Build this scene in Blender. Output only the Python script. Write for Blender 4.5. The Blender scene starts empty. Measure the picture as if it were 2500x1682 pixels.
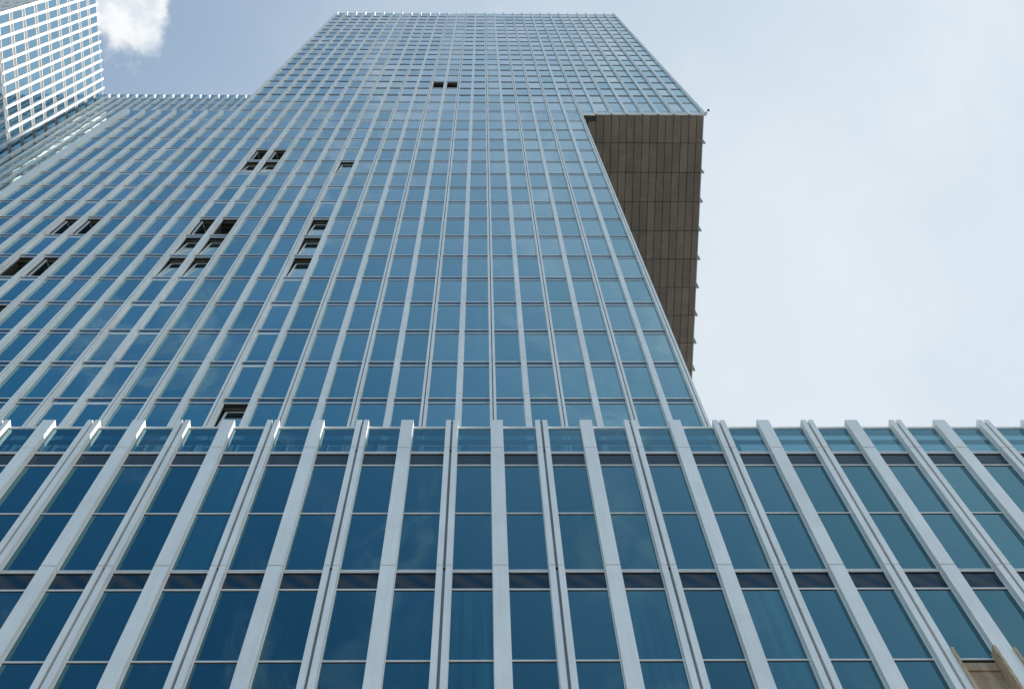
import bpy, math, random
from mathutils import Matrix, Vector, Euler
random.seed(7)
S = 0.9                 # one facade module (fin spacing) in metres; all lengths below are in modules
EYE = 1.6 / S           # eye height above the street, in modules
scene = bpy.context.scene
col = scene.collection

# ------------------------------------------------------------------ camera
RC = ((0.99979591, -0.00700527, -0.01894909), (-0.00101951, -0.9542567, 0.29898679), (0.02017678, 0.29890645, 0.95406909))
# rows of RC: right, up, forward
right, up, fwd = (Vector(r) for r in RC)
cd = bpy.data.cameras.new('camera')
cam = bpy.data.objects.new('camera', cd)
col.objects.link(cam)
cam.matrix_world = Matrix(((right.x, up.x, -fwd.x, 0), (right.y, up.y, -fwd.y, 0), (right.z, up.z, -fwd.z, 1.6), (0, 0, 0, 1)))
cd.sensor_width = 36; cd.lens = 53.165
cd.clip_start = 0.1; cd.clip_end = 4000
scene.camera = cam

# ------------------------------------------------------------------ light
SUN_EL, SUN_AZ = math.radians(52.8), math.radians(2.0)      # azimuth measured from +X towards +Y
sd = Vector((math.cos(SUN_EL) * math.cos(SUN_AZ), math.cos(SUN_EL) * math.sin(SUN_AZ), math.sin(SUN_EL)))
sl = bpy.data.lights.new('sun', 'SUN')
sl.energy = 4.2; sl.angle = math.radians(0.5); sl.color = (1.0, 0.95, 0.88)
sun = bpy.data.objects.new('sun', sl)
col.objects.link(sun)
sun.rotation_euler = sd.to_track_quat('Z', 'Y').to_euler()
sun.location = (30, -20, 200)

world = bpy.data.worlds.new('World'); scene.world = world
world.use_nodes = True
wn, wl = world.node_tree.nodes, world.node_tree.links
wn.clear()
def WN(t, **k):
    n = wn.new(t)
    for a, b in k.items(): setattr(n, a, b)
    return n
def wmath(op, a, b=None, clamp=False):
    n = WN('ShaderNodeMath', operation=op, use_clamp=clamp)
    for i, v in enumerate((a, b)):
        if v is None: continue
        if isinstance(v, (int, float)): n.inputs[i].default_value = v
        else: wl.new(v, n.inputs[i])
    return n.outputs[0]
def wdot(vec, d):
    n = WN('ShaderNodeVectorMath', operation='DOT_PRODUCT')
    wl.new(vec, n.inputs[0]); n.inputs[1].default_value = Vector(d).normalized()
    return n.outputs['Value']
def wrange(v, a, b, c=0.0, d=1.0, smooth=True):
    n = WN('ShaderNodeMapRange', interpolation_type='SMOOTHSTEP' if smooth else 'LINEAR')
    wl.new(v, n.inputs['Value'])
    for nm, x in (('From Min', a), ('From Max', b), ('To Min', c), ('To Max', d)): n.inputs[nm].default_value = x
    return n.outputs['Result']
def wnoise(vec, scale, detail=5, rough=0.55, dist=0.0):
    n = WN('ShaderNodeTexNoise')
    wl.new(vec, n.inputs['Vector'])
    n.inputs['Scale'].default_value = scale; n.inputs['Detail'].default_value = detail
    n.inputs['Roughness'].default_value = rough; n.inputs['Distortion'].default_value = dist
    return n.outputs['Fac']
def wmix(f, a, b):
    n = WN('ShaderNodeMix', data_type='RGBA')
    wl.new(f, n.inputs[0])
    for i, v in ((6, a), (7, b)):
        if isinstance(v, tuple): n.inputs[i].default_value = (*v, 1)
        else: wl.new(v, n.inputs[i])
    return n.outputs[2]
SKY_STRENGTH = 0.10
tc = WN('ShaderNodeTexCoord').outputs['Generated']
sky = WN('ShaderNodeTexSky', sky_type='NISHITA', sun_disc=False)
sky.sun_elevation = SUN_EL; sky.sun_rotation = math.radians(90) - SUN_AZ
sky.air_density = 1.0; sky.dust_density = 1.0; sky.ozone_density = 1.2
toward = wdot(tc, (1, 0.9, 0.0))           # a thin bright veil of cloud lies over the sun's side of the sky
veil_n = wnoise(tc, 2.2, 4, 0.5, 0.3)
veil = wmath('ADD', toward, wmath('MULTIPLY', wmath('SUBTRACT', veil_n, 0.5), 0.16))
veil = wrange(veil, -0.43, 0.34, 0.0, 0.95)
class VC: pass
vpatch = wrange(wnoise(tc, 4.5, 5, 0.55, 0.6), 0.36, 0.64)
vsun = wrange(wdot(tc, (1, 0.5, -0.35)), 0.05, 0.45)
vm = wmix(vpatch, (4.65, 5.25, 5.75), (5.3, 5.68, 6.02))
vs2 = wmix(vsun, vm, (5.45, 5.75, 6.1))
aur = wrange(wdot(tc, tuple(sd)), 0.962, 1.0)           # the veil glows round the sun, beyond the right of the view
veil_col = VC(); veil_col.outputs = [wmix(aur, vs2, (30.0, 28.5, 27.0))]
skt = WN('ShaderNodeVectorMath', operation='MULTIPLY'); wl.new(sky.outputs[0], skt.inputs[0]); skt.inputs[1].default_value = (0.43, 0.90, 1.04)
base = wmix(veil, skt.outputs[0], veil_col.outputs[0])
# faint wisps everywhere else
wsp = wrange(wnoise(tc, 7.5, 8, 0.62, 1.2), 0.52, 0.74, 0.0, 0.46)
base = wmix(wsp, base, (4.9, 5.3, 5.6))
# one small cumulus beside the far tower
cdir = Vector((-0.2228, 0.0815, 0.9714)).normalized()
nz = WN('ShaderNodeTexNoise'); wl.new(tc, nz.inputs['Vector'])
nz.inputs['Scale'].default_value = 46; nz.inputs['Detail'].default_value = 7; nz.inputs['Roughness'].default_value = 0.6
sub = WN('ShaderNodeVectorMath', operation='SUBTRACT'); wl.new(tc, sub.inputs[0]); sub.inputs[1].default_value = cdir
dv = WN('ShaderNodeVectorMath', operation='MULTIPLY'); wl.new(sub.outputs[0], dv.inputs[0]); dv.inputs[1].default_value = (1.0, 0.72, 1.0)
ln = WN('ShaderNodeVectorMath', operation='LENGTH'); wl.new(dv.outputs[0], ln.inputs[0])
edge = wmath('ADD', ln.outputs['Value'], wmath('MULTIPLY', wmath('SUBTRACT', nz.outputs['Fac'], 0.5), 0.030))
cl = wrange(edge, 0.0295, 0.019)
inner = wnoise(tc, 60, 5, 0.55)
ccol = wmix(wrange(inner, 0.35, 0.65), (4.9, 5.3, 5.75), (6.5, 6.6, 6.7))
base = wmix(wmath('MULTIPLY', cl, 0.97), base, ccol)
bg = WN('ShaderNodeBackground'); wl.new(base, bg.inputs[0]); bg.inputs[1].default_value = SKY_STRENGTH
wo = WN('ShaderNodeOutputWorld'); wl.new(bg.outputs[0], wo.inputs[0])

vs = scene.view_settings
vs.view_transform = 'Standard'; vs.look = 'None'; vs.gamma = 1; vs.use_curve_mapping = False
vs.exposure = 0.6
scene.cycles.max_bounces = 6
scene.cycles.glossy_bounces = 4

# ------------------------------------------------------------------ materials
def mat(name):
    m = bpy.data.materials.new(name); m.use_nodes = True
    nt = m.node_tree; nt.nodes.clear()
    out = nt.nodes.new('ShaderNodeOutputMaterial')
    return m, nt, out
def nd(nt, t, ins=None, **k):
    n = nt.nodes.new(t)
    for a, b in k.items(): setattr(n, a, b)
    for a, b in (ins or {}).items():
        if hasattr(b, 'is_linked') or isinstance(b, bpy.types.NodeSocket): nt.links.new(b, n.inputs[a])
        else: n.inputs[a].default_value = b
    return n
def rgb(c): return (*c, 1)
def cells(nt, size, origin=(0, 0, 0)):
    """one random value per facade cell, the same for single objects and joined ones"""
    g = nd(nt, 'ShaderNodeNewGeometry')
    sh = nd(nt, 'ShaderNodeVectorMath', {0: g.outputs['Position'], 1: origin}, operation='SUBTRACT')
    sn0 = nd(nt, 'ShaderNodeVectorMath', {0: sh.outputs[0], 1: size}, operation='SNAP')
    sn = nd(nt, 'ShaderNodeVectorMath', {0: sn0.outputs[0], 1: tuple(v * .5 for v in size)}, operation='ADD')
    w = nd(nt, 'ShaderNodeTexWhiteNoise', {'Vector': sn.outputs[0]}, noise_dimensions='3D')
    return g, w
def metal(name, c, rough=0.42, metallic=0.0, var=0.06, grime=0.16, spec=0.5):
    m, nt, out = mat(name)
    g, w = cells(nt, (S * 1.0, S * 4.0, S * 3.49))
    n1 = nd(nt, 'ShaderNodeTexNoise', {'Vector': g.outputs['Position'], 'Scale': 1.1, 'Detail': 6, 'Roughness': 0.6})
    st = nd(nt, 'ShaderNodeMapping', {'Vector': g.outputs['Position'], 'Scale': (9, 9, 0.35)})
    n2 = nd(nt, 'ShaderNodeTexNoise', {'Vector': st.outputs[0], 'Scale': 1.6, 'Detail': 5, 'Roughness': 0.65})
    a = nd(nt, 'ShaderNodeMath', {0: n1.outputs['Fac'], 1: n2.outputs['Fac']}, operation='MULTIPLY')
    r = nd(nt, 'ShaderNodeMapRange', {'Value': a.outputs[0], 'From Min': 0.12, 'From Max': 0.36, 'To Min': 1 - grime, 'To Max': 1.03})
    v = nd(nt, 'ShaderNodeMapRange', {'Value': w.outputs['Value'], 'To Min': 1 - var, 'To Max': 1 + var})
    mu = nd(nt, 'ShaderNodeMath', {0: r.outputs[0], 1: v.outputs[0]}, operation='MULTIPLY')
    cc = nd(nt, 'ShaderNodeVectorMath', {0: c, 'Scale': mu.outputs[0]}, operation='SCALE')
    b = nd(nt, 'ShaderNodeBsdfPrincipled', {'Base Color': cc.outputs[0], 'Roughness': rough, 'Metallic': metallic, 'Specular IOR Level': spec})
    nt.links.new(b.outputs[0], out.inputs[0])
    return m
def glass(name, inner=(0.014, 0.042, 0.062), tint=(0.46, 0.88, 0.89), ior=1.95, coat=0.22, fritted=False, see=0.0, curtain=True, fade=(0.40, 0.84), cell=(0.9, 300.0, 3.4904 * 0.9), origin=(-0.6621 * 0.9, -60, (59.817 - .25) * 0.9 + 1.6), bump=0.0025):
    """coated double glazing: reflection follows Fresnel for two panes, the dim room shows through"""
    m, nt, out = mat(name)
    g, w = cells(nt, cell, origin)
    # faint uneven panes bend the reflection a little
    mp = nd(nt, 'ShaderNodeMapping', {'Vector': g.outputs['Position'], 'Scale': (1, 1, 0.6)})
    nb = nd(nt, 'ShaderNodeTexNoise', {'Vector': mp.outputs[0], 'Scale': 0.9, 'Detail': 2})
    bp = nd(nt, 'ShaderNodeBump', {'Height': nb.outputs['Fac'], 'Strength': 0.22, 'Distance': bump * 8})
    tilt = nd(nt, 'ShaderNodeVectorMath', {0: w.outputs['Color'], 1: (0.5, 0.5, 0.5)}, operation='SUBTRACT')
    ts = nd(nt, 'ShaderNodeVectorMath', {0: tilt.outputs[0], 'Scale': 0.020}, operation='SCALE')
    nn = nd(nt, 'ShaderNodeVectorMath', {0: bp.outputs[0], 1: ts.outputs[0]}, operation='ADD')
    nm = nd(nt, 'ShaderNodeVectorMath', {0: nn.outputs[0]}, operation='NORMALIZE')
    fr = nd(nt, 'ShaderNodeFresnel', {'IOR': ior, 'Normal': nm.outputs[0]})
    x2 = nd(nt, 'ShaderNodeMath', {0: fr.outputs[0], 1: 2.0}, operation='MULTIPLY')
    x1 = nd(nt, 'ShaderNodeMath', {0: fr.outputs[0], 1: 1.0}, operation='ADD')
    rf = nd(nt, 'ShaderNodeMath', {0: x2.outputs[0], 1: x1.outputs[0]}, operation='DIVIDE', use_clamp=True)
    pv = nd(nt, 'ShaderNodeSeparateXYZ', {0: w.outputs['Color']})
    pr = nd(nt, 'ShaderNodeMapRange', {'Value': pv.outputs[1], 'To Min': (1 - coat) * 0.90, 'To Max': (1 - coat) * 1.10})
    rk = nd(nt, 'ShaderNodeMath', {0: rf.outputs[0], 1: pr.outputs[0]}, operation='MULTIPLY')
    rf = nd(nt, 'ShaderNodeMath', {0: rk.outputs[0], 1: coat}, operation='ADD', use_clamp=True)
    if see:      # only the outer face of a see-through pane mirrors
        ff = nd(nt, 'ShaderNodeMath', {0: 1.0, 1: g.outputs['Backfacing']}, operation='SUBTRACT')
        rf = nd(nt, 'ShaderNodeMath', {0: rf.outputs[0], 1: ff.outputs[0]}, operation='MULTIPLY')
    vv = nd(nt, 'ShaderNodeMapRange', {'Value': w.outputs['Value'], 'To Min': 0.75, 'To Max': 1.35})
    ic = nd(nt, 'ShaderNodeVectorMath', {0: inner, 'Scale': vv.outputs[0]}, operation='SCALE')
    colr = ic.outputs[0]
    if curtain:     # pale curtains hang behind some panes
        sm = nd(nt, 'ShaderNodeMapping', {'Vector': g.outputs['Position'], 'Scale': (7.0, 7.0, 0.12)})
        fold = nd(nt, 'ShaderNodeTexNoise', {'Vector': sm.outputs[0], 'Scale': 1.0, 'Detail': 3})
        fr1 = nd(nt, 'ShaderNodeMapRange', {'Value': fold.outputs['Fac'], 'From Min': 0.42, 'From Max': 0.68})
        pick = nd(nt, 'ShaderNodeMapRange', {'Value': w.outputs['Value'], 'From Min': 0.70, 'From Max': 1.0, 'To Min': 0.0, 'To Max': 0.55})
        cm = nd(nt, 'ShaderNodeMath', {0: fr1.outputs[0], 1: pick.outputs[0]}, operation='MULTIPLY')
        mx = nd(nt, 'ShaderNodeMix', {0: cm.outputs[0], 6: colr, 7: (0.03, 0.13, 0.17, 1)}, data_type='RGBA')
        colr = mx.outputs[2]
    if fritted:     # fine printed lines
        sp = nd(nt, 'ShaderNodeSeparateXYZ', {0: g.outputs['Position']})
        fq = nd(nt, 'ShaderNodeMath', {0: sp.outputs['Z'], 1: 2 * math.pi / 0.075}, operation='MULTIPLY')
        fx = nd(nt, 'ShaderNodeMath', {0: sp.outputs['X'], 1: 1.6}, operation='MULTIPLY')
        fa = nd(nt, 'ShaderNodeMath', {0: fq.outputs[0], 1: fx.outputs[0]}, operation='ADD')
        sn = nd(nt, 'ShaderNodeMath', {0: fa.outputs[0]}, operation='SINE')
        fm = nd(nt, 'ShaderNodeMapRange', {'Value': sn.outputs[0], 'From Min': -0.2, 'From Max': 0.9, 'To Min': 0.0, 'To Max': 0.6})
        mx = nd(nt, 'ShaderNodeMix', {0: fm.outputs[0], 6: colr, 7: (0.09, 0.20, 0.25, 1)}, data_type='RGBA')
        colr = mx.outputs[2]
    df = nd(nt, 'ShaderNodeBsdfDiffuse', {'Color': colr})
    body = df.outputs[0]
    if see:
        tr = nd(nt, 'ShaderNodeBsdfTransparent', {'Color': (0.40, 0.60, 0.67, 1)})
        ms = nd(nt, 'ShaderNodeMixShader', {0: see, 1: body, 2: tr.outputs[0]})
        body = ms.outputs[0]
    tw = nd(nt, 'ShaderNodeMapRange', {'Value': rf.outputs[0], 'From Min': fade[0], 'From Max': fade[1]})      # the coating's tint fades at grazing angles
    tm = nd(nt, 'ShaderNodeMix', {0: tw.outputs[0], 6: rgb(tint), 7: (0.93, 0.98, 1.0, 1)}, data_type='RGBA')
    gl = nd(nt, 'ShaderNodeBsdfGlossy', {'Color': tm.outputs[2], 'Roughness': 0.012, 'Normal': nm.outputs[0]})
    mx = nd(nt, 'ShaderNodeMixShader', {0: rf.outputs[0], 1: body, 2: gl.outputs[0]})
    nt.links.new(mx.outputs[0], out.inputs[0])
    return m
def louvre(name, moire):
    """fine dark louvre blades behind glass; from the street their lines beat into soft slanting bands"""
    m, nt, out = mat(name)
    g, w = cells(nt, (0.9, 2.7, 3.14))
    sp = nd(nt, 'ShaderNodeSeparateXYZ', {0: g.outputs['Position']})
    a = nd(nt, 'ShaderNodeMath', {0: sp.outputs['Z'], 1: 11.0 if moire else 90.0}, operation='MULTIPLY')
    b = nd(nt, 'ShaderNodeMath', {0: sp.outputs['X'], 1: 13.0 if moire else 2.0}, operation='MULTIPLY')
    c = nd(nt, 'ShaderNodeMath', {0: a.outputs[0], 1: b.outputs[0]}, operation='ADD')
    s = nd(nt, 'ShaderNodeMath', {0: c.outputs[0]}, operation='SINE')
    r = nd(nt, 'ShaderNodeMapRange', {'Value': s.outputs[0], 'From Min': -0.9, 'From Max': 0.9})
    c1, c2 = ((0.014, 0.040, 0.066, 1), (0.056, 0.058, 0.062, 1)) if moire else ((0.035, 0.052, 0.064, 1), (0.070, 0.090, 0.104, 1))
    mx = nd(nt, 'ShaderNodeMix', {0: r.outputs[0], 6: c1, 7: c2}, data_type='RGBA')
    fr = nd(nt, 'ShaderNodeFresnel', {'IOR': 1.4})
    hf = nd(nt, 'ShaderNodeMath', {0: fr.outputs[0], 1: 0.55}, operation='MULTIPLY')
    df = nd(nt, 'ShaderNodeBsdfDiffuse', {'Color': mx.outputs[2]})
    gl = nd(nt, 'ShaderNodeBsdfGlossy', {'Color': (0.8, 0.9, 1, 1), 'Roughness': 0.03})
    ms = nd(nt, 'ShaderNodeMixShader', {0: hf.outputs[0], 1: df.outputs[0], 2: gl.outputs[0]})
    nt.links.new(ms.outputs[0], out.inputs[0])
    return m
def plain(name, c, rough=0.8, noise=0.3, scale=1.5, stretch=(1, 1, 1), c2=None):
    m, nt, out = mat(name)
    tcn = nd(nt, 'ShaderNodeNewGeometry')
    mp = nd(nt, 'ShaderNodeMapping', {'Vector': tcn.outputs['Position'], 'Scale': stretch})
    n = nd(nt, 'ShaderNodeTexNoise', {'Vector': mp.outputs[0], 'Scale': scale, 'Detail': 6, 'Roughness': 0.6, 'Distortion': 0.4})
    r = nd(nt, 'ShaderNodeMapRange', {'Value': n.outputs['Fac'], 'From Min': 0.3, 'From Max': 0.7})
    ca = rgb(c); cb = rgb(c2 or tuple(x * (1 - noise) for x in c))
    mx = nd(nt, 'ShaderNodeMix', {0: r.outputs[0], 6: ca, 7: cb}, data_type='RGBA')
    b = nd(nt, 'ShaderNodeBsdfPrincipled', {'Base Color': mx.outputs[2], 'Roughness': rough})
    nt.links.new(b.outputs[0], out.inputs[0])
    return m

M = {}
M['fin'] = metal('anodised aluminium', (0.93, 0.885, 0.825), 0.40, metallic=0.05, var=0.03, grime=0.09)
M['fin_white'] = metal('pale aluminium of side tower', (0.74, 0.76, 0.77), 0.45, var=0.03)
M['frame'] = metal('window frame aluminium', (0.84, 0.84, 0.83), 0.35, var=0.03, grime=0.08)
M['foot'] = plain('fin foot', (0.16, 0.18, 0.19), 0.6)
M['groove'] = metal('groove backing', (0.30, 0.34, 0.37), 0.5)
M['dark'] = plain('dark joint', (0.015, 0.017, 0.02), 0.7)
M['glass'] = glass('tower glazing')
M['glass_podium'] = glass('podium glazing', inner=(0.003, 0.014, 0.021), ior=1.64, coat=0.07, fade=(0.3, 0.75), tint=(0.44, 0.83, 0.89), cell=(0.9, 300.0, 5.741 * 0.9), origin=(-9.6573 * 0.9, -60, 30.266 * 0.9 + 1.6))
M['glass_upper'] = glass('upper block glazing', cell=(0.9, 300.0, 3.458 * 0.9), origin=(-0.6621 * 0.9, -60, (102.35 - .25) * 0.9 + 1.6))
M['glass_frit'] = glass('parapet glazing', tint=(0.50, 0.80, 0.86), coat=0.0, ior=1.6, inner=(0.02, 0.07, 0.095), fritted=True, see=0.72, curtain=False)
M['glass_clear'] = glass('corner glazing', see=0.9, curtain=False)
M['glass_side'] = glass('side tower glazing', tint=(0.52, 0.80, 1.0), fade=(0.6, 0.95), inner=(0.01, 0.03, 0.045), curtain=False, cell=(50.0, 0.9, 3.87 * 0.9), origin=(-60.0, 12.15 * 0.9, (137.96 - .25) * 0.9 + 1.6))
M['spandrel'] = glass('spandrel glass', inner=(0.036, 0.058, 0.072), curtain=False, coat=0.0, ior=1.6, tint=(0.48, 0.66, 0.74))
M['spandrel_matt'] = plain('matt dark spandrel', (0.06, 0.09, 0.115), 0.35, 0.2)
M['spandrel_pale'] = metal('pale spandrel', (0.24, 0.25, 0.245), 0.8, spec=0.1)
M['refl_band'] = plain('parapet reflection band', (0.03, 0.09, 0.13), 0.6, 0.1)
M['louvre'] = louvre('louvre glass', True)
M['louvre_top'] = louvre('louvre glass upper', False)
M['core'] = plain('concrete core', (0.05, 0.052, 0.055), 0.9)
M['room'] = plain('unfinished room', (0.10, 0.092, 0.072), 0.9, 0.5, 2.0)
M['soffit'] = None
M['wood'] = plain('plywood', (0.58, 0.41, 0.27), 0.75, 0.45, 2.2, (3, 3, 0.5), c2=(0.34, 0.22, 0.13))
M['wood_edge'] = plain('pine board edge', (0.72, 0.53, 0.36), 0.8, 0.6, 9.0, (3, 3, 0.6), c2=(0.36, 0.23, 0.14))
M['black'] = plain('black plastic', (0.02, 0.02, 0.022), 0.4)
M['rail'] = metal('steel rail', (0.35, 0.38, 0.36), 0.35, 0.6)
M['paving'] = plain('paving', (0.28, 0.285, 0.28), 0.85, 0.25, 0.6)
M['roofing'] = plain('roofing gravel', (0.20, 0.20, 0.19), 0.9, 0.4, 2)
M['reveal'] = metal('pale column', (0.72, 0.78, 0.80), 0.6)
m, nt, out = mat('brown soffit cladding')
g, w = cells(nt, (S * 0.5, S * 1.92, S * 50))
oi = nd(nt, 'ShaderNodeObjectInfo')
n1 = nd(nt, 'ShaderNodeTexNoise', {'Vector': g.outputs['Position'], 'Scale': 1.3, 'Detail': 7, 'Roughness': 0.7, 'Distortion': 0.8})
n2 = nd(nt, 'ShaderNodeTexNoise', {'Vector': g.outputs['Position'], 'Scale': 0.25, 'Detail': 3})
v1 = nd(nt, 'ShaderNodeMapRange', {'Value': oi.outputs['Random'], 'To Min': 0.86, 'To Max': 1.14})
v2 = nd(nt, 'ShaderNodeMapRange', {'Value': n1.outputs['Fac'], 'From Min': 0.3, 'From Max': 0.7, 'To Min': 0.78, 'To Max': 1.2})
mu = nd(nt, 'ShaderNodeMath', {0: v1.outputs[0], 1: v2.outputs[0]}, operation='MULTIPLY')
mx = nd(nt, 'ShaderNodeMix', {0: n2.outputs['Fac'], 6: (0.150, 0.120, 0.098, 1), 7: (0.122, 0.098, 0.080, 1)}, data_type='RGBA')
sc = nd(nt, 'ShaderNodeVectorMath', {0: mx.outputs[2], 'Scale': mu.outputs[0]}, operation='SCALE')
b = nd(nt, 'ShaderNodeBsdfPrincipled', {'Base Color': sc.outputs[0], 'Roughness': 0.38, 'Metallic': 0.15})
nt.links.new(b.outputs[0], out.inputs[0])
M['soffit'] = m

# ------------------------------------------------------------------ mesh helpers
class Mesh:
    """collects boxes and quads (in modules) and links them as one object"""
    def __init__(s): s.v = []; s.f = []; s.m = []; s.mats = []
    def slot(s, k):
        if k not in s.mats: s.mats.append(k)
        return s.mats.index(k)
    def hexa(s, p, k):
        i = len(s.v); s.v += [tuple(q) for q in p]; sl = s.slot(k)
        for f in ((0, 3, 2, 1), (4, 5, 6, 7), (0, 1, 5, 4), (1, 2, 6, 5), (2, 3, 7, 6), (3, 0, 4, 7)):
            s.f.append(tuple(i + a for a in f)); s.m.append(sl)
    def box(s, x0, x1, y0, y1, z0, z1, k):
        s.hexa(((x0, y0, z0), (x1, y0, z0), (x1, y1, z0), (x0, y1, z0), (x0, y0, z1), (x1, y0, z1), (x1, y1, z1), (x0, y1, z1)), k)
    def bar(s, a, b, w, d, k):
        a, b = Vector(a), Vector(b); t = (b - a).normalized()
        n = t.cross(Vector((0, 1, 0)));  n = n.normalized() if n.length > 1e-3 else Vector((1, 0, 0))
        o = t.cross(n).normalized()
        q = [(-w, -d), (w, -d), (w, d), (-w, d)]
        s.hexa([a + n * i * .5 + o * j * .5 for i, j in q] + [b + n * i * .5 + o * j * .5 for i, j in q], k)
    def join(s, o, dx=0, dy=0, dz=0, T=None):
        i = len(s.v)
        s.v += [tuple(T @ Vector((x + dx, y + dy, z + dz))) if T else (x + dx, y + dy, z + dz) for x, y, z in o.v]
        s.f += [tuple(i + a for a in f) for f in o.f]
        mp = [s.slot(k) for k in o.mats]
        s.m += [mp[a] for a in o.m]
    def data(s, name):
        me = bpy.data.meshes.new(name)
        me.from_pydata([(x * S, y * S, z * S) for x, y, z in s.v], [], s.f)
        for k in s.mats: me.materials.append(M[k])
        me.polygons.foreach_set('material_index', s.m)
        me.update()
        return me
    def obj(s, name, parent=None, loc=(0, 0, 0), T=None):
        return put(name, s.data(name), parent, loc, T)
def put(name, me, parent=None, loc=(0, 0, 0), T=None):
    o = bpy.data.objects.new(name, me); col.objects.link(o)
    L = Matrix.Translation(Vector(loc) * S)
    o.matrix_local = (T @ L) if T else L
    if parent: o.parent = parent
    return o
def thing(name, label, cat, loc, group=None):
    o = bpy.data.objects.new(name, None); col.objects.link(o)
    o.location = Vector(loc) * S; o['label'] = label; o['category'] = cat
    o.empty_display_size = 0.5
    if group: o['group'] = group
    return o
Q = 0.012
def rbox(x0, x1, y0, y1, z0, z1, k):
    m = Mesh(); m.box(x0, x1, y0, y1, z0, z1, k); return m

def pix(P):
    """where a point (world, modules) falls in the photograph, for choosing what shows largest"""
    v = Vector((P[0], P[1], P[2] - EYE)); z = v.dot(fwd)
    if z <= 0.1: return None
    return 1250 + 3692 * v.dot(right) / z, 841 - 3692 * v.dot(up) / z, z

# --- fins: y=0 is the front face of the fin, y=g the glass; outward is -y, u along x
def fin_mesh(kind, w, g, h, gap, mk='fin'):
    """one storey-high length of fin, from z=0 up"""
    m = Mesh(); z1 = h - gap
    if kind == 'S':
        m.box(-w / 2, w / 2, 0, g + 0.03, 0, z1, mk)
        m.box(-w / 2 + .02, w / 2 - .02, 0.02, g + 0.03, z1, h, 'dark')
    else:
        t = w * 0.405
        m.box(-w / 2, -w / 2 + t, 0, g + 0.03, 0, z1, mk)
        m.box(w / 2 - t, w / 2, 0, g + 0.03, 0, z1, mk)
        m.box(-w / 2 + t, w / 2 - t, g * 0.62, g + 0.03, 0, z1 - 0.0, 'groove')
        m.box(-w / 2 + t * .5, -w / 2 + t * .5 + .012, g * .5 - .01, g * .62 - .003, 0, 0.004, 'dark')
        m.box(-w / 2 + .015, w / 2 - .015, 0.02 + g * .3, g + 0.03, z1, h, 'dark')
    return m
FR_P = 0.015
def window_meshes(fw, g, zb, zt, operable=False, glass_k='glass', frame_k='frame', refl_h=.055, soft=False):
    """pane and frame for a bay: u 0..1 between fin centres, zb..zt clear height"""
    a, b = fw / 2 - .01, 1 - fw / 2 + .01
    pane = rbox(a, b, g, g + 0.03, zb, zt, glass_k)
    fr = Mesh()
    fr.box(a, b, g - FR_P, g + 0.01, zb - 0.07, zb + .004, frame_k)       # sill bar
    fr.box(a, b, g - FR_P, g + 0.01, zt, zt + 0.07, frame_k)      # head bar
    fr.box(a, b, g - .005, g + 0.01, zt - refl_h, zt, 'dark')          # dark strips standing in for the reflected underside of both bars
    fr.box(a, b, g - .005, g + 0.01, zb - .06 - refl_h, zb - .06, 'dark')
    if soft:  # shade on the bars' undersides put in as thin dark lips
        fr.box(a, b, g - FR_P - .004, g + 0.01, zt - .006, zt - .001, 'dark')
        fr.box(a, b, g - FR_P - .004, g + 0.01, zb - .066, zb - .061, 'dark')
    for ja, jb in ((a, a + .024), (b - .024, b)): fr.box(ja, jb, g - .012, g + 0.008, zb - .06, zt + .042, frame_k)
    if operable:
        d = 0.10
        fr.box(a, a + d, g - .014, g + 0.01, zb, zt, frame_k)
        fr.box(b - d * .7, b, g - .014, g + 0.01, zb, zt, frame_k)
        fr.box(a + d, b - d * .7, g - .014, g + 0.01, zt - .075, zt, frame_k)
        fr.box(a + d - .035, a + d - .022, g - .016, g - .012, zb, zt, 'dark')
    return pane, fr
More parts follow.
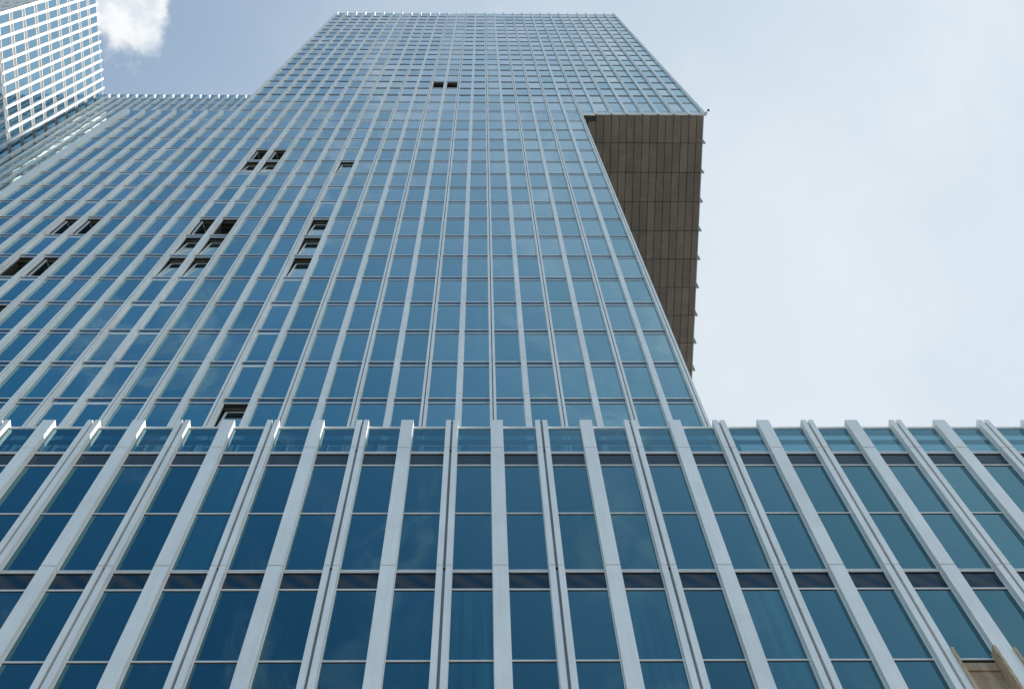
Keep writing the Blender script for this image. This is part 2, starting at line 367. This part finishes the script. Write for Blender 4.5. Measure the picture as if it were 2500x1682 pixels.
def open_window(fw, g, zb, zt, style):
    """an open bay: dark unfinished room behind, the sash standing in it"""
    a, b = fw / 2 - .01, 1 - fw / 2 + .01
    room = Mesh(); D = 1.15; y0, y1 = g + .012, g + D; t = .02
    room.box(a - t, a, y0, y1, zb, zt, 'room'); room.box(b, b + t, y0, y1, zb, zt, 'room')
    room.box(a, b, y1, y1 + t, zb, zt, 'room')
    room.box(a, b, y0, y1, zb - t, zb, 'room'); room.box(a, b, y0, y1, zt, zt + t, 'room')
    for k in range(3): room.box(a, b, y0 + .12 + .22 * k, y0 + .16 + .22 * k, zt - .16, zt - .003, 'room')
    fr = Mesh(); d = 0.07
    fr.box(a, b, g - FR_P, g + 0.01, zb - 0.06, zb, 'frame')
    fr.box(a, b, g - FR_P, g + 0.01, zt, zt + 0.042, 'frame')
    fr.box(a, a + d * .8, g - .014, g + .06, zb, zt, 'frame'); fr.box(b - d * .5, b, g - .014, g + .06, zb, zt, 'frame')
    fr.box(a + d * .8, b - d * .5, g + .02, g + .06, zt - .05, zt, 'dark')
    sash = Mesh()
    if style in ('tilt', 'ajar'):
        dy = 0.20 if style == 'tilt' else 0.13
        zt2 = zt - .10; A, B = a + .11, b - .05
        def sl(x0, x1, f0, f1, k, th=.03, o=0):
            ya, yb = g + .02 + dy * f0 - o, g + .02 + dy * f1 - o; za, zb2 = zb + (zt2 - zb) * f0, zb + (zt2 - zb) * f1
            sash.hexa(((x0, ya, za), (x1, ya, za), (x1, ya + th, za), (x0, ya + th, za), (x0, yb, zb2), (x1, yb, zb2), (x1, yb + th, zb2), (x0, yb + th, zb2)), k)
        sl(A + .07, B - .05, 0.03, .97, 'glass')
        sl(A, A + .07, 0, 1, 'frame', .05, .01); sl(B - .05, B, 0, 1, 'frame', .05, .01)
        sl(A + .07, B - .05, .97, 1, 'frame', .05, .01); sl(A + .07, B - .05, 0, .03, 'frame', .05, .01)
    elif style == 'turn':      # sash swung into the room on its left jamb
        R = Matrix.Rotation(math.radians(76), 4, 'Z'); o = Mesh(); L = b - a - .14; ht = zt - zb - .12
        o.box(0, .06, 0, .05, 0, ht, 'frame'); o.box(L - .06, L, 0, .05, 0, ht, 'frame')
        o.box(.06, L - .06, 0, .05, 0, .06, 'frame'); o.box(.06, L - .06, 0, .05, ht - .06, ht, 'frame')
        o.box(.06, L - .06, .012, .035, .06, ht - .06, 'glass')
        T = Matrix.Translation((a + .16, g + .07, zb + .03)) @ R
        sash.join(o, T=T)
    return room, fr, sash

def place_parts(name, recs, meshes, parent, T=None, limit=300, subs=()):
    """recs: list of (area, key, loc); largest 'limit' become single parts, the others one joined part.
       subs: list of (name, {key: Mesh}) sub-parts placed with each"""
    recs.sort(key=lambda r: -r[0])
    cache = {}
    def dat(nm, k, mm):
        if (nm, k) not in cache: cache[(nm, k)] = mm.data(nm)
        return cache[(nm, k)]
    for a, k, loc in recs[:limit]:
        o = put(name, dat(name, k, meshes[k]), parent, loc, T)
        if k[0] == 'x': o['label'] = 'window standing open on a dark room'
        for sn, sm in subs:
            if k in sm: put(sn, dat(sn, k, sm[k]), o)
    rest = recs[limit:]
    if rest:
        st = Mesh()
        for a, k, loc in rest:
            st.join(meshes[k], *loc)
            for sn, sm in subs:
                if k in sm: st.join(sm[k], *loc)
        o = st.obj(name, parent, T=T); o['kind'] = 'stuff'
def area(W):
    """rough size in the photograph of a one-bay patch at world point W; nothing when out of frame"""
    q = pix(W)
    if not q or not (-80 < q[0] < 2580 and -80 < q[1] < 1770): return -1.0
    return (3692 / q[2]) ** 2

# ------------------------------------------------------------------ the place
D1, D2 = 11.783, 14.793
X1, X2 = -9.6573, -0.6621
ZE = EYE                         # heights below were taken from the eye; add ZE for the ground
g0 = Mesh(); g0.box(-1500, 1500, -1500, 1500, -0.5, 0, 'paving')
gr = g0.obj('ground'); gr['kind'] = 'structure'

# ============================ podium ============================
pod = thing('podium_building', 'low foreground block with wide pale fins, dark blue panes and a glass parapet', 'building', (X1, D1, 0))
PG, PW, PPITCH = 0.14, 0.272, 5.741
PJ = 30.266 + ZE
K0, K1 = -9, 29
joints = [PJ - PPITCH * k for k in range(6)]
WOODBAYS = {(17, 1), (18, 1)}
fm = {}
TOPH = 31.95 + ZE - PJ
for kd in 'SP':
    fm[kd] = fin_mesh(kd, PW, PG, PPITCH, 0.036)
    t = fin_mesh(kd, PW, PG, TOPH, 0.0); fm[kd + 't'] = t
recs = []
for k in range(K0, K1 + 1):
    kd = 'P' if k % 2 else 'S'
    recs.append((area((X1 + k, D1, PJ + .8)) + 9, kd + 't', (k, 0, PJ)))
    for j in range(1, 6):
        z = PJ - PPITCH * j
        recs.append((area((X1 + k, D1, z + 4.6)), kd, (k, 0, z)))
place_parts('fin', recs, fm, pod)
# panes: each storey (measured from its top joint): double frame, louvre, frame, upper pane, transom, lower pane
a, b = PW / 2 - .01, 1 - PW / 2 + .01
fp = 0.022
def storey_frames(top):
    f = Mesh()
    z = 0
    f.box(a, b, PG - fp, PG + .01, .012, .040, 'frame'); f.box(a, b, PG - fp, PG + .01, -.052, -.018, 'frame')
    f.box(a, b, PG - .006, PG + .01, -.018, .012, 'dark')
    for zz in (-.052, -.742, -3.225): f.box(a, b, PG - .004, PG + .01, zz - .030, zz, 'dark')  # dark strips put in for each bar's mirrored underside
    f.box(a, b, PG - fp, PG + .01, -.742, -.708, 'frame')
    f.box(a, b, PG - fp, PG + .01, -3.225, -3.195, 'frame')
    for ja, jb in ((a, a + .02), (b - .02, b)): f.box(ja, jb, PG - .010, PG + .008, -PPITCH + .05, .012, 'frame')
    return f
up_pane = rbox(a, b, PG, PG + .03, -3.195, -.742, 'glass_podium')
low_pane = rbox(a, b, PG, PG + .03, -PPITCH + .04, -3.225, 'glass_podium')
louv = {False: rbox(a, b, PG + .012, PG + .03, -.708, -.052, 'louvre'), True: rbox(a, b, PG + .012, PG + .03, -.708, -.052, 'louvre_top')}
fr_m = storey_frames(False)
wm, s1, s2, s3 = {}, {}, {}, {}
for key, lou, low in (('top', True, True), ('mid', False, True), ('wood', False, False)):
    wm[key] = fr_m; s1[key] = up_pane; s3[key] = louv[lou]
    if low: s2[key] = low_pane
recs = []
for k in range(K0, K1):
    for j in range(0, 5):
        z = PJ - PPITCH * j
        key = 'top' if j == 0 else ('wood' if (k, j) in WOODBAYS else 'mid')
        recs.append((area((X1 + k + .5, D1, z - 2.2)), key, (k, 0, z)))
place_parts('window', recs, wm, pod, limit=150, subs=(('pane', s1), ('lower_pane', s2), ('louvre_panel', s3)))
# glass parapet
par = rbox(a, b, PG, PG + .02, .04, 31.755 + ZE - PJ, 'glass_frit')
rail = rbox(a, b, PG - fp, PG + .05, 31.755 + ZE - PJ, 31.83 + ZE - PJ, 'frame')
place_parts('parapet_pane', [(1, 'a', (k, 0, PJ)) for k in range(K0, K1)], {'a': par}, pod, subs=(('handrail', {'a': rail}),))
for k in range(K0, K1):                                    # steel posts and a rail stand behind the parapet glass
    if k % 2: rbox(-.05, .05, .34, .44, .02, 1.36, 'rail').obj('parapet_post', pod, (k + .33, 0, PJ))
    else: rbox(-.035, .035, .34, .44, .02, 1.36, 'rail').obj('parapet_post', pod, (k + .24, 0, PJ))
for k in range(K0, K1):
    for za, zb_ in ((.62, .86), (1.16, 1.48)): rbox(a, b, PG + .03, PG + .045, za, zb_, 'refl_band').obj('reflection_band', pod, (k, 0, PJ))  # added strips stand in for darker bands reflected in the parapet glass
c = Mesh(); c.box(K0 - .1, K1 + .1, PG + .30, 45 - D1, 0, PJ - .02, 'core'); c.box(K0 - .1, K1 + .1, PG + .30, 45 - D1, PJ - .02, PJ + .005, 'roofing')
c.obj('core_wall', pod)
rbox(K0, K1, PG + .035, PG + .30, 0, PJ - PPITCH * 5 , 'core').obj('plinth_wall', pod)

# ============================ lower tower block ============================
F = 3.4904
H0 = 59.817 + ZE
TOPL = 98.1 + ZE
low = thing('glass_tower', 'broad blue glass tower block behind the podium, several windows standing open', 'tower', (X2, D2, 0), 'stacked glass towers')
G, FW = 0.14, 0.172
fins_l = {'S': fin_mesh('S', FW, G, F, 0.034), 'P': fin_mesh('P', FW + .01, G, F, 0.034)}
fins_l['C'] = fin_mesh('S', 0.36, G, F, 0.034)
wing_h = 97.5 + ZE - (H0 + F * 10)
corner_h = 98.0 + ZE - (H0 + F * 10)
for kd, w in (('S', FW), ('P', FW + .01), ('C', .36)):
    fins_l[kd + 'w'] = fin_mesh(kd if kd != 'C' else 'S', w, G, wing_h, 0.0)
    fins_l[kd + 'j'] = fin_mesh(kd if kd != 'C' else 'S', w, G, 102.35 + ZE - (H0 + F * 10), 0.02)
def kind_low(m):
    if m == -22: return 'C'
    return ('P' if m % 2 else 'S') if m >= -9 else ('S' if m % 2 else 'P')
KMIN = -9
def hidden_low(x, z):        # behind the podium parapet from here
    q = pix((x, D2, z)); return q is None or q[1] > 1045
recs = []
for m in range(-22, 8):
    kd = kind_low(m); dx = -.09 if kd == 'C' else 0
    for k in range(KMIN, 10):
        z = H0 + F * k
        A = -1 if hidden_low(X2 + m, z + F) else area((X2 + m, D2, z + 1))
        if A < 0 and k < -7: continue
        recs.append((A, kd, (m + dx, 0, z)))
    recs.append((area((X2 + m, D2, H0 + F * 10)), kd + ('w' if m < -15 else 'j'), (m + dx, 0, H0 + F * 10)))
place_parts('fin', recs, fins_l, low)
OPEN = {(-18, 1): 'turn', (-17, 1): 'turn', (-12, 1): 'turn', (-11, 1): 'none', (-18, -1): 'none', (-17, -1): 'turn',
        (-12, 0): 'tilt', (-11, 0): 'tilt', (-12, -1): 'tilt', (-11, -1): 'tilt', (-12, 6): 'turn', (-11, 6): 'turn',
        (-12, 5): 'tilt', (-11, 5): 'tilt', (-7, 5): 'ajar', (-7, 1): 'tilt', (-7, 0): 'tilt', (-7, -1): 'tilt', (-7, -6): 'tilt', (-17, -3): 'none'}
OPER = {-18, -17, -12, -11, -7}
zb, zt = -.03, F - .505
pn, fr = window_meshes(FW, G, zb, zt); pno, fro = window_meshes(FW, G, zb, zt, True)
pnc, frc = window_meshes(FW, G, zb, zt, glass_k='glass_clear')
spn = rbox(FW / 2 - .01, 1 - FW / 2 + .01, G + .004, G + .03, -.463, -.09, 'spandrel')
wm = {'n': fr, 'o': fro, 'c': frc}
sp = {'n': pn, 'o': pno, 'c': pnc}
ss = {'n': spn, 'o': spn, 'c': spn}
for st in ('tilt', 'ajar', 'turn', 'none'):
    rm, f2, sa = open_window(FW, G, zb, zt, st)
    wm['x' + st] = f2; ss['x' + st] = spn
rooms = {st: open_window(FW, G, zb, zt, st) for st in ('tilt', 'ajar', 'turn', 'none')}
sub_room = {'x' + s: rooms[s][0] for s in rooms}; sub_sash = {'x' + s: rooms[s][2] for s in rooms if s != 'none'}
recs = []
for m in range(-22, 7):
    for k in range(KMIN, 10):
        z = H0 + F * k
        key = 'c' if m == 6 else ('x' + OPEN[(m, k)] if (m, k) in OPEN else ('o' if m in OPER else 'n'))
        A = -1 if hidden_low(X2 + m, z + F) else area((X2 + m + .5, D2, z + 1.7))
        if A < 0 and k < -7: continue
        if key[0] in 'x': A += 1e4
        recs.append((A, key, (m, 0, z)))
place_parts('window', recs, wm, low, subs=(('pane', sp), ('spandrel_panel', ss), ('room', sub_room), ('sash', sub_sash)))
# the top storey: transfer band (under the upper block) and the glass parapet of the wing
t10 = H0 + F * 10 - 0
a, b = FW / 2 - .01, 1 - FW / 2 + .01
bandf = Mesh()
bandf.box(a, b, G - FR_P, G + .01, -.09, -.03, 'frame'); bandf.box(a, b, G - FR_P, G + .01, 97.66 + ZE - t10 - .04, 97.66 + ZE - t10, 'frame')
bandf.box(a, b, G - FR_P, G + .01, 98.62 + ZE - t10, 98.68 + ZE - t10, 'frame'); bandf.box(a, b, G - FR_P, G + .01, 101.85 + ZE - t10, 101.89 + ZE - t10, 'frame')
bp1 = rbox(a, b, G, G + .03, -.03, 97.62 + ZE - t10, 'glass')
bp2 = rbox(a, b, G, G + .03, 98.68 + ZE - t10, 101.85 + ZE - t10, 'glass')
bsp = rbox(a, b, G + .002, G + .03, 97.66 + ZE - t10, 98.62 + ZE - t10, 'spandrel')
bs0 = rbox(a, b, G + .004, G + .03, -.463, -.09, 'spandrel')
wp = Mesh(); wp.box(a, b, G - FR_P, G + .01, -.09, -.03, 'frame'); wp.box(a, b, G - FR_P, G + .04, 98.05 + ZE - t10, 98.12 + ZE - t10, 'frame')
wpg = rbox(a, b, G, G + .03, -.03, 98.05 + ZE - t10, 'glass')
place_parts('transfer_window', [(1, 'a', (m, 0, t10)) for m in range(-15, 7)], {'a': bandf}, low,
            subs=(('pane', {'a': bp1}), ('upper_pane', {'a': bp2}), ('transfer_panel', {'a': bsp}), ('spandrel_panel', {'a': bs0})))
place_parts('parapet_window', [(1, 'a', (m, 0, t10)) for m in range(-22, -15)], {'a': wp}, low,
            subs=(('pane', {'a': wpg}), ('spandrel_panel', {'a': bs0})))
# body behind the glass
c = Mesh()
zc0, zc1 = 30.3 + ZE, 96.9 + ZE
c.box(-21.9, 6.95, 1.35, 18, zc0, zc1, 'core')
c.box(-22.05, -21.95, G + .03, 18, zc0, zc1 + .9, 'core')
c.obj('core_wall', low)
side = Mesh(); side.box(6.99, 7.02, 1.3, 18, zc0, zc1, 'glass'); side.obj('side_glazing', low)
# corner bay: floors, a pale column and a clear side pane, seen through the last bay
for k in range(-6, 11):
    z = H0 + F * k
    f_ = Mesh(); f_.box(6.05, 6.93, G + .036, 1.34, z - .45, z - .1, 'core'); f_.obj('floor_slab', low)
    rbox(6.60, 6.72, .55, .68, z - .1, z + F - .45, 'reveal').obj('column', low)
    rbox(6.945, 6.965, G + .05, 1.32, z - .05, z + F - .45, 'glass_clear').obj('side_pane', low)
    rbox(6.94, 6.99, G + .05, 1.32, z - .5, z - .05, 'frame').obj('side_spandrel', low)
rbox(-21.9, -15.1, .2, 18, 96.95 + ZE, 97.1 + ZE, 'roofing').obj('roof', low)

# ============================ upper tower block ============================
FU = 3.458
U0 = 102.35 + ZE
upb = thing('glass_tower', 'tall upper tower block in the middle, jutting out at the right over a brown soffit', 'tower', (X2, D2, 96.9 + ZE), 'stacked glass towers')
bz = 96.9 + ZE                                     # local z = world - bz
fu = {'S': fin_mesh('S', FW, G, FU, .018), 'P': fin_mesh('P', FW + .01, G, FU, .018)}
hT = 168.2 + ZE - (U0 + FU * 18)
hB = U0 - (96.98 + ZE)
for kd in 'SP':
    w = FW + (.01 if kd == 'P' else 0)
    fu[kd + 't'] = fin_mesh(kd, w, G, hT, 0)
    fu[kd + 'b'] = fin_mesh(kd, w, G, hB, .018)
def kind_up(m): return 'P' if (m % 2 or m in (-14, 4)) and m != -15 else 'S'
recs = []
for m in range(-15, 16):
    kd = kind_up(m)
    for k in range(0, 18):
        z = U0 + FU * k
        recs.append((area((X2 + m, D2, z)), kd, (m, 0, z - bz)))
    recs.append((1e3, kd + 't', (m, 0, U0 + FU * 18 - bz)))
    if m > 7: recs.append((1e4, kd + 'b', (m, 0, 96.98 + ZE - bz)))
place_parts('fin', recs, fu, upb)
zb, zt = -.03, FU - .505
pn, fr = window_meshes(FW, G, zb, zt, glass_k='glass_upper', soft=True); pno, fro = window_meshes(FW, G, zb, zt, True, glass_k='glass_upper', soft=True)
spu = rbox(FW / 2 - .01, 1 - FW / 2 + .01, G + .004, G + .03, -.463, -.09, 'spandrel_matt')
wm = {'n': fr, 'o': fro}; sp_ = {'n': pn, 'o': pno}; ss = {'n': spu, 'o': spu, 'xnone': spu}
rm, f2, sa = open_window(FW, G, zb, zt, 'none'); wm['xnone'] = f2
tf = Mesh(); tf.box(a, b, G - FR_P, G + .01, -.09, -.03, 'frame'); tf.box(a, b, G - FR_P, G + .05, FU - .42, FU - .34, 'frame')
recs = []
for m in range(-15, 15):
    for k in range(0, 19):
        z = U0 + FU * k
        key = 'xnone' if k == 2 and m in (-3, -2) else ('o' if m in (-9, -8, -3, -2, 1) else 'n')
        recs.append((area((X2 + m + .5, D2, z + 1.5)) + (1e4 if key[0] == 'x' else 0), key, (m, 0, z - bz)))
place_parts('window', recs, wm, upb, subs=(('pane', sp_), ('spandrel_panel', ss), ('room', {'xnone': rm})))
# bottom storey of the overhang
of = Mesh()
of.box(a, b, G - FR_P, G + .01, 98.40 + ZE, 98.46 + ZE, 'frame'); of.box(a, b, G - FR_P, G + .01, 101.85 + ZE, 101.89 + ZE, 'frame')
og = rbox(a, b, G, G + .03, 98.46 + ZE, 101.85 + ZE, 'glass')
ow = rbox(a, b, G + .0, G + .03, 97.30 + ZE, 98.30 + ZE, 'reveal')
place_parts('overhang_window', [(1, 'a', (m, 0, -bz)) for m in range(7, 15)], {'a': of}, upb, subs=(('pane', {'a': og}), ('fascia_panel', {'a': ow})))
rbox(7.12, 15.12, G - .06, G + .04, 96.98 + ZE - bz, 97.12 + ZE - bz, 'frame').obj('fascia', upb)
c = Mesh()
c.box(-14.95, 14.95, 1.35, 19.6, .35, 167.2 + ZE - bz, 'core')
c.box(-15.03, -14.97, G + .03, 19.6, 0, 167.4 + ZE - bz, 'core')
c.box(7.2, 14.95, G + .2, 1.34, .3, 1.0, 'core')
c.obj('core_wall', upb)
rbox(14.93, 14.96, G + .03, 19.6, .3, 167.4 + ZE - bz, 'glass').obj('side_glazing', upb)
rbox(14.88, 14.945, G + .04, 19.6, .0, .29, 'groove').obj('soffit_trim', upb)
# fins of the right-hand side face: only their feet show below
for i in range(1, 11):
    y = 1.93 * i
    f_ = Mesh(); f_.box(14.97, 15.11, y - .06, y + .06, -.02, 60, 'foot'); f_.obj('side_fin', upb)
    rbox(14.90, 15.12, y - .05, y + .05, -.06, -.025, 'rail').obj('side_fin_foot', upb)
# soffit
rbox(7.0, 14.87, .12, 19.6, .10, .2, 'black').obj('soffit_backing', upb)
for i in range(10):
    y0 = .125 + (1.93 * i - .125 if i else 0) ; y1 = 1.93 * (i + 1)
    for j in range(16):
        x0, x1 = 7.0 + .5 * j, 7.5 + .5 * j
        if j == 15: x1 = 14.88
        if i == 0 and j == 0: continue
        yy0 = y0 + (.42 if (i == 0 and j == 1) else 0)
        gp = .017
        dz = [random.uniform(-.018, .018) for _ in range(4)]
        p = Mesh()
        q = [(x0 + gp, yy0 + gp), (x1 - gp, yy0 + gp), (x1 - gp, y1 - gp), (x0 + gp, y1 - gp)]
        p.hexa([(x, y, dz[n]) for n, (x, y) in enumerate(q)] + [(x, y, .06) for x, y in q], 'soffit')
        p.obj('soffit_panel', upb)
rbox(7.02, 7.16, .55, 2.0, .0, .06, 'soffit').obj('soffit_panel', upb)
tr = Mesh(); tr.box(7.2, 7.27, .45, 2.0, -.03, .05, 'rail'); tr.box(7.3, 7.34, .45, 2.0, -.02, .05, 'rail'); tr.box(7.28, 7.38, .85, 1.05, -.05, -.03, 'reveal')
tr.obj('soffit_rail', upb)
rbox(-15, 15, .2, 19.6, 167.25 + ZE - bz, 167.35 + ZE - bz, 'roofing').obj('roof', upb)

# ============================ side tower (upper left, its sunlit flank) ============================
SX = -41.61; STOP = 168.4 + ZE; SP_ = 3.87
sid = thing('glass_tower', 'white finned tower at the upper left whose flank is lit by the sun', 'tower', (SX, 12.15, 0), 'stacked glass towers')
R90 = Matrix.Rotation(math.radians(90), 4, 'Z')     # local x -> world y, local -y -> world +x
SJ = 137.62 + ZE + .34
WS = .22
fs = {'f': fin_mesh('S', WS, G, SP_, .03, 'fin_white')}
kt = 7
fs['t'] = fin_mesh('S', WS, G, STOP - (SJ + SP_ * kt), 0, 'fin_white')
recs = []
def warea(x, y, z): return area((x, y, z))
for m in range(0, 12):
    for k in range(-12, kt):
        z = SJ + SP_ * k
        recs.append((warea(SX, 12.15 + m, z), 'f', (m, 0, z)))
    recs.append((1e3, 't', (m, 0, SJ + SP_ * kt)))
place_parts('fin', recs, fs, sid, T=R90)
pn, fr = window_meshes(WS, G, -.03, SP_ - .95, glass_k='glass_side', frame_k='fin_white')
spw = rbox(WS / 2 - .01, 1 - WS / 2 + .01, G + .004, G + .03, -.895, -.09, 'spandrel_pale')
recs = []
for m in range(0, 12):
    for k in range(-12, kt + 1):
        z = SJ + SP_ * k
        recs.append((warea(SX, 12.65 + m, z), 'a', (m, 0, z)))
place_parts('window', recs, {'a': fr}, sid, T=R90, subs=(('pane', {'a': pn}), ('spandrel_panel', {'a': spw})))
# its street front, fins edge-on and in shade
fs2 = {'f': fin_mesh('S', .18, G, SP_, .03)}
fr2 = window_meshes(.18, G, -.03, SP_ - .62)
recs = [(warea(SX - m, 12, SJ + SP_ * k), 'f', (-m - .05, -.15, SJ + SP_ * k)) for m in range(0, 14) for k in range(-12, kt + 1)]
place_parts('front_fin', recs, fs2, sid, limit=150)
sp2 = rbox(.08, .92, G + .004, G + .03, -.578, -.09, 'spandrel')
recs = [(warea(SX - m - .5, 12, SJ + SP_ * k), 'a', (-m - 1.05, -.15, SJ + SP_ * k)) for m in range(0, 13) for k in range(-12, kt + 1)]
place_parts('front_window', recs, {'a': fr2[1]}, sid, limit=150, subs=(('pane', {'a': fr2[0]}), ('spandrel_panel', {'a': sp2})))
c = Mesh(); c.box(-30, -G - .035, .03, 11.9, 0, 167 + ZE, 'core'); c.obj('core_wall', sid)

# ============================ rear tower ============================
RY = 23.86; RTOP = 168.35 + ZE
rear = thing('glass_tower', 'rear tower closing the gap between the white finned tower and the broad block', 'tower', (SX, RY, 0), 'stacked glass towers')
RJ = 162.2 + ZE + .35 - .8
fr_ = {'S': fin_mesh('S', .2, G, SP_, .02), 'P': fin_mesh('P', .21, G, SP_, .02)}
hT = RTOP - (RJ + SP_)
for kd in 'SP': fr_[kd + 't'] = fin_mesh(kd, .2, G, hT, 0)
recs = []
for m in range(1, 28):
    kd = 'P' if m % 2 else 'S'
    for k in range(-22, 1):
        z = RJ + SP_ * k
        A = warea(SX + m + .55, RY, z)
        recs.append((A if m < 20 else A - 1e3, kd, (m - .45, 0, z)))
    recs.append((1e3 - m, kd + 't', (m - .45, 0, RJ + SP_)))
place_parts('fin', recs, fr_, rear)
pn, fr = window_meshes(.2, G, -.03, SP_ - .62)
spr = rbox(.09, .91, G + .004, G + .03, -.578, -.09, 'spandrel')
recs = []
for m in range(0, 27):
    for k in range(-22, 2):
        z = RJ + SP_ * k
        A = warea(SX + m + .5, RY, z)
        recs.append((A if m < 20 else A - 1e3, 'a', (m - .45, 0, z)))
place_parts('window', recs, {'a': fr}, rear, subs=(('pane', {'a': pn}), ('spandrel_panel', {'a': spr})))
c = Mesh(); c.box(-.3, 27, G + .035, 12, 0, 167.2 + ZE, 'core'); c.obj('core_wall', rear)

# ============================ plywood boxings at the lower right ============================
def boxing(k, label):
    """a missing lower pane of the podium closed with plywood, boards proud of the fins"""
    z1 = 21.42 + ZE
    t = thing('plywood_boxing', label, 'boarding', (X1 + k, D1, z1 - 5.0), 'plywood boxings in the podium')
    fL, fR = PW / 2, 1 - PW / 2
    L = Mesh(); L.box(fL + .002, fL + .047, -.035, PG + .25, 2.45, 5.0, 'wood_edge'); L.obj('side_board', t)
    Rb = Mesh(); Rb.box(fR - .052, fR - .002, -.055, PG + .25, 2.45, 5.03, 'wood_edge'); Rb.obj('side_board', t)
    rbox(fL + .05, fR - .055, PG - .01, PG + .012, 4.56, 4.79, 'wood').obj('lintel_board', t)
    rbox(fL + .05, fR - .055, PG + .022, PG + .05, 2.45, 4.79, 'wood').obj('back_panel', t)
boxing(17, 'plywood boxing in the podium at the lower right, open front with two side boards')
boxing(18, 'plywood board edge cut by the right border of the view at the bottom')

# ============================ camera on the overhang's corner ============================
sc_ = thing('security_camera', 'small dark camera on a bracket at the right lower corner of the overhang', 'camera', (X2 + 15.1, D2 + .02, 97.1 + ZE))
rbox(-.10, .10, -.05, .08, .0, .12, 'rail').obj('bracket', sc_)
arm = Mesh(); arm.bar((.08, -.02, .06), (.20, -.10, .36), .07, .07, 'black'); arm.obj('arm', sc_)
import bmesh
bm = bmesh.new(); bmesh.ops.create_uvsphere(bm, u_segments=16, v_segments=10, radius=.085 * S)
for v in bm.verts:
    if v.co.z > .03 * S: v.co.z = .03 * S + (v.co.z - .03 * S) * .3
for f in bm.faces: f.smooth = True
me = bpy.data.meshes.new('dome'); bm.to_mesh(me); bm.free(); me.materials.append(M['black'])
put('dome', me, sc_, (.22, -.11, .38))
hd = Mesh(); hd.box(.14, .30, -.18, -.04, .40, .47, 'black'); hd.obj('housing', sc_)
